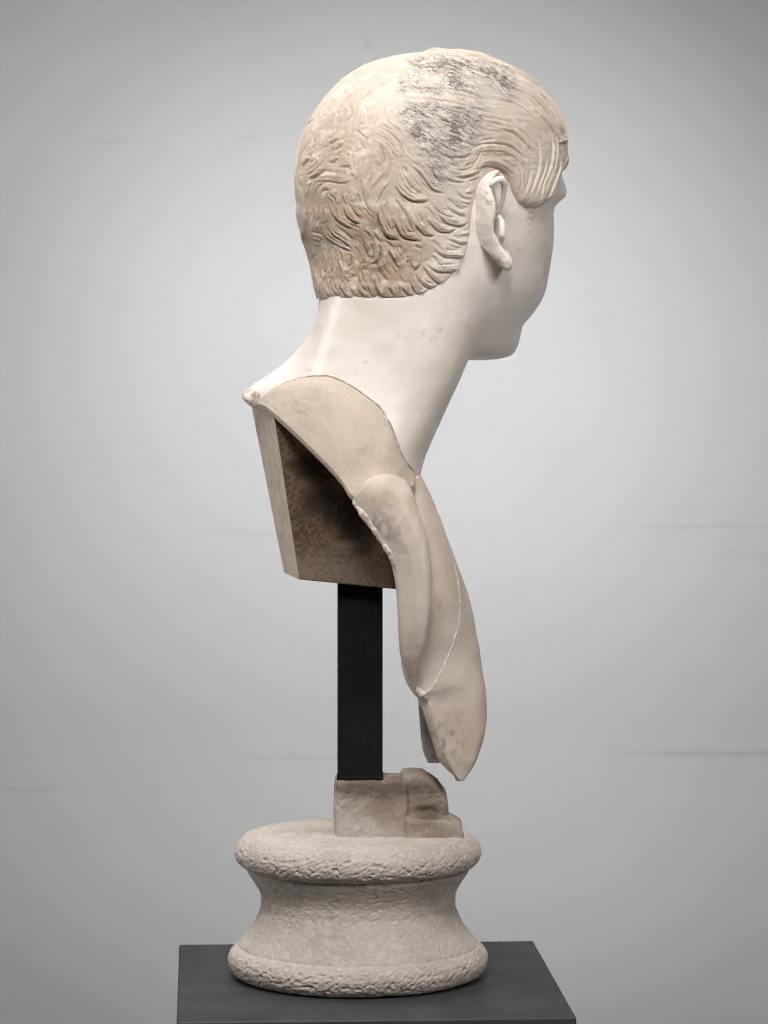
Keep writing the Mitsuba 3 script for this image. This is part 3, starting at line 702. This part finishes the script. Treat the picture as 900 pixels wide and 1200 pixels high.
EAR = ear(False)
import manifold3d
def chain(pts, rad, n=16):
    c, r = curve(pts, n), np.interp(np.linspace(0, 1, n), np.linspace(0, 1, len(rad)), rad)
    parts = [manifold3d.Manifold.batch_hull([manifold3d.Manifold.sphere(r[k + e], 20).translate(list(c[k + e])) for e in (0, 1)]) for k in range(n - 1)]
    m = manifold3d.Manifold.batch_boolean(parts, manifold3d.OpType.Add).refine_to_length(.0012).to_mesh()
    v, f = np.array(m.vert_properties[:, :3], float), np.array(m.tri_verts)
    v = smooth_mesh(v, f, 6, .5)
    return v + normals(v, f) * (.0006 * fbm(v, 160, 2, 8))[:, None], f
helix = chain([at(576, 216, -.0985), at(582, 210.5, -.098), at(588, 210, -.096), at(591, 216, -.092), at(590.5, 228, -.087), at(587, 240, -.082), at(583, 250, -.077)], [.0022, .0028, .0028, .0022, .0019, .0018, .0016])
tragus = chain([at(585, 254, -.078), at(588, 262, -.0825), at(588.5, 272, -.0835), at(587, 284, -.078)], [.0018, .0030, .0032, .0018])
EAR = [np.vstack([e for e in (EAR[0], helix[0], tragus[0])]), np.vstack([EAR[1], helix[1] + len(EAR[0]), tragus[1] + len(EAR[0]) + len(helix[0])])]
add('marble_bust__ear', EAR, 'marble_skin', True, 'worn ear with a chipped brownish lobe')
add('marble_bust__ear_001', (EAR[0] - 2 * ((EAR[0] - HC) @ RT)[:, None] * RT, EAR[1][:, ::-1]), 'marble_skin', True)

# ---- shoulders: a restored shell of paler yellow stone, cut off below
TB = math.radians(-2)
TF, TR = np.array([math.cos(TB), math.sin(TB), 0]), np.array([math.sin(TB), -math.cos(TB), 0])
TC = at(440, 407, NY)

def mirrored(v):
    return v - 2 * ((v - TC) @ TR)[:, None] * TR

inner = np.array([(302, 466.5), (313, 462), (327, 453), (342, 446.5), (357, 443), (370, 441), (383, 441), (403, 448), (427, 463), (447, 480), (460, 503), (473, 537), (487, 554)], float)
inn = curve(np.vstack([at(302, 467, -.052), hit(*inner[2:].T)]), 120)
outer = [(300, 474, -.056), (309, 476, -.068), (320, 484.5, -.080), (337, 500, -.096), (353, 515, -.107), (368, 530, -.116), (382.5, 544.6, -.122), (399, 563, -.129), (414, 582, -.133), (432, 580, -.133), (452, 574, -.130), (472, 574, -.118), (486, 568, -.102)]
oc = curve([at(*o) for o in outer], 120)
tt = np.linspace(0, 1, 40)
S = inn[:, None] * (1 - tt[None, :, None]) + oc[:, None] * tt[None, :, None]
sm = np.linspace(0, 1, 120)
up = np.array([-.12, -.62, .78])
bul = (.0075 * np.sin(np.pi * np.clip(sm * 1.05, 0, 1)))[:, None] * np.sin(np.pi * tt ** .85)[None] + .0010
S = S + bul[..., None] * up
S[:, 0] -= up * .004
d = normals(S.reshape(-1, 3), grid_faces(120, 40))
d = d * np.sign((d @ up).mean())
S2 = S + (d * (.0011 * fbm(S.reshape(-1, 3), 70, 3, 31) + .0006 * fbm(S.reshape(-1, 3), 300, 2, 33))[:, None]).reshape(S.shape)
B = S - .005 * up / np.linalg.norm(up)
shell = np.concatenate([S2, B[:, ::-1]], 1)
sv2, sf2 = shell.reshape(-1, 3), grid_faces(120, 80)
close = np.stack([np.arange(119) * 80, np.arange(119) * 80 + 79, np.arange(1, 120) * 80 + 79, np.arange(1, 120) * 80], 1)
sf2 = np.vstack([sf2, close[:, [0, 1, 2]], close[:, [0, 2, 3]]])
for e in (0, 119):
    b = e * 80
    sf2 = np.vstack([sf2, [[b + k, b + k + 1, b + 78 - k] for k in range(39)], [[b + k, b + 78 - k, b + 79 - k] for k in range(39)]])
add('marble_bust__shoulder', (sv2, sf2), 'shoulder_plaster', 40, 'restored pale yellow shoulder with granular surface')
add('marble_bust__shoulder_001', (mirrored(sv2), sf2[:, ::-1]), 'shoulder_plaster', 40)

# ---- the support pillar at the back, hollowed dark side and slanting rear face
def hull(points, r=.002):
    b = trimesh.creation.icosphere(subdivisions=2, radius=r)
    return trimesh.convex.convex_hull(np.vstack([b.vertices + p for p in points]))

q = dict(tl=at(321, 478, -.074), bl=at(351.5, 677, -.074), br=at(480, 690, -.074), tr=at(440, 470, -.070))
far = [at(298, 476, -.018), at(336, 670, -.018), at(480, 688, -.018), at(440, 468, -.018)]
add('marble_bust__support_pillar', hull([*q.values(), *far], .0014), 'pillar_side', 25, 'dark brown hollowed side of the rear support')
nb = np.cross(q['bl'] - q['tl'], far[0] - q['tl'])
nb *= -np.sign(nb[0] * 1.0) / np.linalg.norm(nb)
face = [q['tl'] + [.0008, 0, 0], q['bl'] + [.0008, 0, 0], far[0], far[1]]
add('marble_bust__support_back', hull([x + nb * .0004 for x in face] + [x + nb * .0014 for x in face], .0008), 'pillar_back', 25, 'narrow tooled rear face of the support')

# ---- drapery: folds of a cloak hanging from the right shoulder
def fold(L, R, bulge, thick, shape=lambda w, s: np.sin(np.pi * w) ** .7, n=110, m=30, seed=1, inward=None, amp=.0010):
    L, R = (curve([at(*x) for x in q], n) for q in (L, R))
    tg = np.gradient((L + R) / 2, axis=0)
    nr = np.cross(tg, R - L)
    nr /= np.linalg.norm(nr, axis=1, keepdims=True) + 1e-12
    nr *= -np.sign(nr[n // 2, 1])
    for k in range(3):
        nr[:, k] = np.convolve(np.pad(nr[:, k], 6, mode='edge'), np.ones(13) / 13, 'valid')
    w = np.linspace(0, 1, m)
    s = np.linspace(0, 1, n)
    bl = np.interp(s, np.linspace(0, 1, len(bulge)), bulge)
    A = L[:, None] * (1 - w[None, :, None]) + R[:, None] * w[None, :, None]
    Fr = A + nr[:, None] * (bl[:, None] * np.broadcast_to(shape(w[None], s[:, None]), (n, m)))[..., None]
    end = np.clip((1 - s) / .09, .3, 1)[:, None, None]
    off = (-nr[:, None] if inward is None else np.asarray(inward)[None, None]) * thick * end
    Bk = A + off * (.35 + .65 * np.sin(np.pi * w) ** .5)[None, :, None]
    Bk[:, 0] = A[:, 0] + off[:, 0] * .5
    G = np.concatenate([Fr, Bk[:, ::-1]], 1)
    v, M = G.reshape(-1, 3), 2 * m
    i, j = np.meshgrid(np.arange(n - 1), np.arange(M), indexing='ij')
    qd = np.stack([i * M + j, (i + 1) * M + j, (i + 1) * M + (j + 1) % M, i * M + (j + 1) % M], -1).reshape(-1, 4)
    f = np.vstack([qd[:, [0, 1, 2]], qd[:, [0, 2, 3]]])
    caps = [G[0].mean(0), G[-1].mean(0)]
    v = np.vstack([v, caps])
    ring = np.arange(M)
    f = np.vstack([f, np.stack([ring, (ring + 1) % M, ring * 0 + n * M], 1), np.stack([(n - 1) * M + (ring + 1) % M, (n - 1) * M + ring, ring * 0 + n * M + 1], 1)])
    msh = trimesh.Trimesh(v, f, process=True)
    msh.merge_vertices()
    v, f = refine(np.array(msh.vertices), np.array(msh.faces))
    v = smooth_mesh(v, f, 2, .4)
    nn = normals(v, f)
    if nn[:, 1][v[:, 1] < v[:, 1].mean()].mean() > 0:
        f = f[:, ::-1]
        nn = -nn
    return v + nn * (amp * fbm(v, 45, 3, seed) + .35 * amp * fbm(v, 260, 2, seed + 3))[:, None], f

def bevelled(w, c, lo, p):
    """a profile with a crease at w = c: a flat bevel up to it, a rounded fall behind it"""
    r = np.clip((w - c) / (1 - c), 0, 1)
    return np.where(w < c, lo * w / c, (lo + (1 - lo) * np.sin(np.pi * np.minimum(r, .5))) * np.clip(np.cos(np.pi / 2 * np.clip((r - .35) / .65, 0, 1)), 0, 1) ** p)

def ramp(x, a, b):
    x = np.clip((x - a) / (b - a), 0, 1)
    return x * x * (3 - 2 * x)

fold1 = fold([(411.5, 588, -.132), (428, 610, -.134), (444, 633, -.134), (460, 660, -.132), (466, 686, -.129), (469, 722, -.124), (470.5, 751, -.119), (474, 776, -.112), (482, 793, -.104)],
             [(428, 565, -.138), (452, 556, -.138), (474, 562, -.132), (490.5, 598.5, -.126), (502, 644, -.121), (504.5, 693, -.116), (500, 732, -.112), (492, 761, -.108), (484, 791, -.104)],
             [.004, .010, .015, .016, .016, .015, .013, .009, .003], .010,
             lambda w, s: (1 - ramp(s, .12, .3)) * np.clip(np.sin(np.pi * w ** 1.15), 0, 1) ** .6 + ramp(s, .12, .3) * bevelled(w, .33, .80, .55), seed=3)
fold2 = fold([(452, 566, -.100), (470, 600, -.100), (485, 650, -.098), (490, 700, -.096), (484, 745, -.094), (478, 775, -.094), (483.5, 797, -.094), (493, 811, -.094), (499, 818, -.091), (507, 842, -.086), (516.5, 871.5, -.079), (525, 893, -.073), (535, 909, -.066), (540, 915, -.063)],
             [(494, 557, -.088), (510, 592, -.074), (521, 624.5, -.062), (532, 656, -.050), (546, 693, -.040), (557, 735, -.034), (563.5, 775, -.031), (566.5, 810, -.031), (567.5, 835, -.032), (565, 858, -.036), (557, 884.5, -.043), (549, 904, -.052), (541.5, 915.5, -.058)],
             [.003, .006, .010, .013, .015, .016, .016, .015, .014, .014, .013, .010, .0015], .016,
             lambda w, s: (1 - ramp(s, .62, .72)) * np.clip(np.sin(np.pi * w ** .8), 0, 1) ** .7 + ramp(s, .62, .72) * bevelled(w, .34, .62, .6), n=150, seed=12)
for k, fo in enumerate((fold1, fold2)):
    add('marble_bust__drapery_fold' + ('' if not k else f'_{k:03d}'), fo, 'marble_drape', 60, ('thick rolled fold with a broken bright edge', 'large front fold with a mended crack, hanging lowest')[k])
add('marble_bust__drapery_fold_002', (mirrored(fold1[0]), fold1[1][:, ::-1]), 'marble_drape', 60)
# the chest behind the folds and its far half
chest = fold([(458, 560, -.085), (484, 600, -.09), (498, 660, -.09), (503, 720, -.085), (508, 780, -.07), (518, 830, -.05), (530, 885, -.04)],
             [(490, 556, -.06), (508, 600, -.05), (527, 654, -.045), (546, 705, -.035), (557, 770, -.03), (561, 830, -.03), (548, 895, -.035)], [.002, .004, .006, .004, .002], .085, inward=(.05, 1, 0), seed=15)
add('marble_bust__chest', chest, 'marble_drape', 60)
tail = fold([(488.5, 800, -.035), (491, 840, -.035), (495, 878, -.033), (501, 894, -.030)], [(535, 800, -.02), (533, 850, -.02), (528, 880, -.02), (514, 894, -.024)], [.001, .002, .002, .001], .020, inward=(.1, 1, 0), seed=17, amp=.0008,
            shape=lambda w, s: np.clip(np.minimum(w, 1 - w) * 12, 0, 1))
add('marble_bust__drapery_tail', tail, 'rough_marble', 40, 'rough tooled grey back of the far drapery end')
# plaster in the mended crack, and the broken edge of the rolled fold
def bead(c, rad, seed, wob=.9, n=160):
    c = curve(c, 24)
    c = CubicSpline(np.arange(24), c, axis=0)(np.linspace(0, 23, n))
    r = np.interp(np.linspace(0, 1, n), np.linspace(0, 1, len(rad)), rad) * (1 + wob * fbm(c, 160, 2, seed))
    r[[0, -1]] = 1e-5
    tg = np.gradient(c, axis=0)
    tg /= np.linalg.norm(tg, axis=1, keepdims=True)
    a = np.cross(tg, [0.3, 1, .1]); a /= np.linalg.norm(a, axis=1, keepdims=True)
    b = np.cross(tg, a)
    th = np.arange(12) * np.pi / 6
    v = c[:, None] + r[:, None, None] * (np.cos(th)[None, :, None] * a[:, None] + np.sin(th)[None, :, None] * b[:, None])
    G = np.concatenate([v, v[:, :1]], 1)
    m = trimesh.Trimesh(G.reshape(-1, 3), grid_faces(n, 13), process=True)
    m.merge_vertices(); m.fix_normals()
    v = np.array(m.vertices)
    return v + normals(v, m.faces) * (np.interp(m.vertices[:, 2], [-1, 1], [1, 1]) * wob * .0016 * fbm(v, 330, 2, seed + 1) * min(1, max(rad) / .0015))[:, None], np.array(m.faces)

def surface_line(mesh, pts, lift=0.0):
    n = normals(*mesh)
    ok = n[:, 1] < .15
    q = to_px(mesh[0][ok])
    p = mesh[0][ok][cKDTree(q).query(curve(np.array(pts, float), 60))[1]]
    return p + n[ok][cKDTree(q).query(curve(np.array(pts, float), 60))[1]] * lift

add('marble_bust__crack_filling', bead(surface_line(fold2, [(532, 661), (538, 693), (539, 719), (533, 748), (523, 774), (510, 800), (497, 815)], -.0004), [.0007, .0007, .0007, .0008, .0009, .0012], 4, .8), 'crack_fill', True, 'pale plaster line filling the mended crack')
joint = hit(*curve(inner[1:], 60).T)
add('marble_bust__mortar_joint', bead(np.vstack([joint[:1], joint]) + up * .0006, [.0003, .0006, .0007, .0005, .0007, .0006, .0004], 31, 1.1), 'mortar', True, 'thin brown joint between neck and shoulder')
edge_pts = [(413, 588), (421, 598), (430, 611), (438, 622), (446, 634), (454, 646), (461, 659), (465, 675)]
add('marble_bust__broken_edge', bead(surface_line(fold1, edge_pts, -.0022), [.0028, .0040, .0034, .0038, .0036, .0032, .0028, .0018], 14, .75, 220), 'fracture', True, 'bright rough fracture along the fold edge')
add('marble_bust__chip', bead(surface_line(fold2, [(487, 805), (492, 812), (500, 818)], -.0005), [.0012, .0030, .0022], 22, 1.0, 60), 'fracture', True, 'small pale chip at the end of the crack')
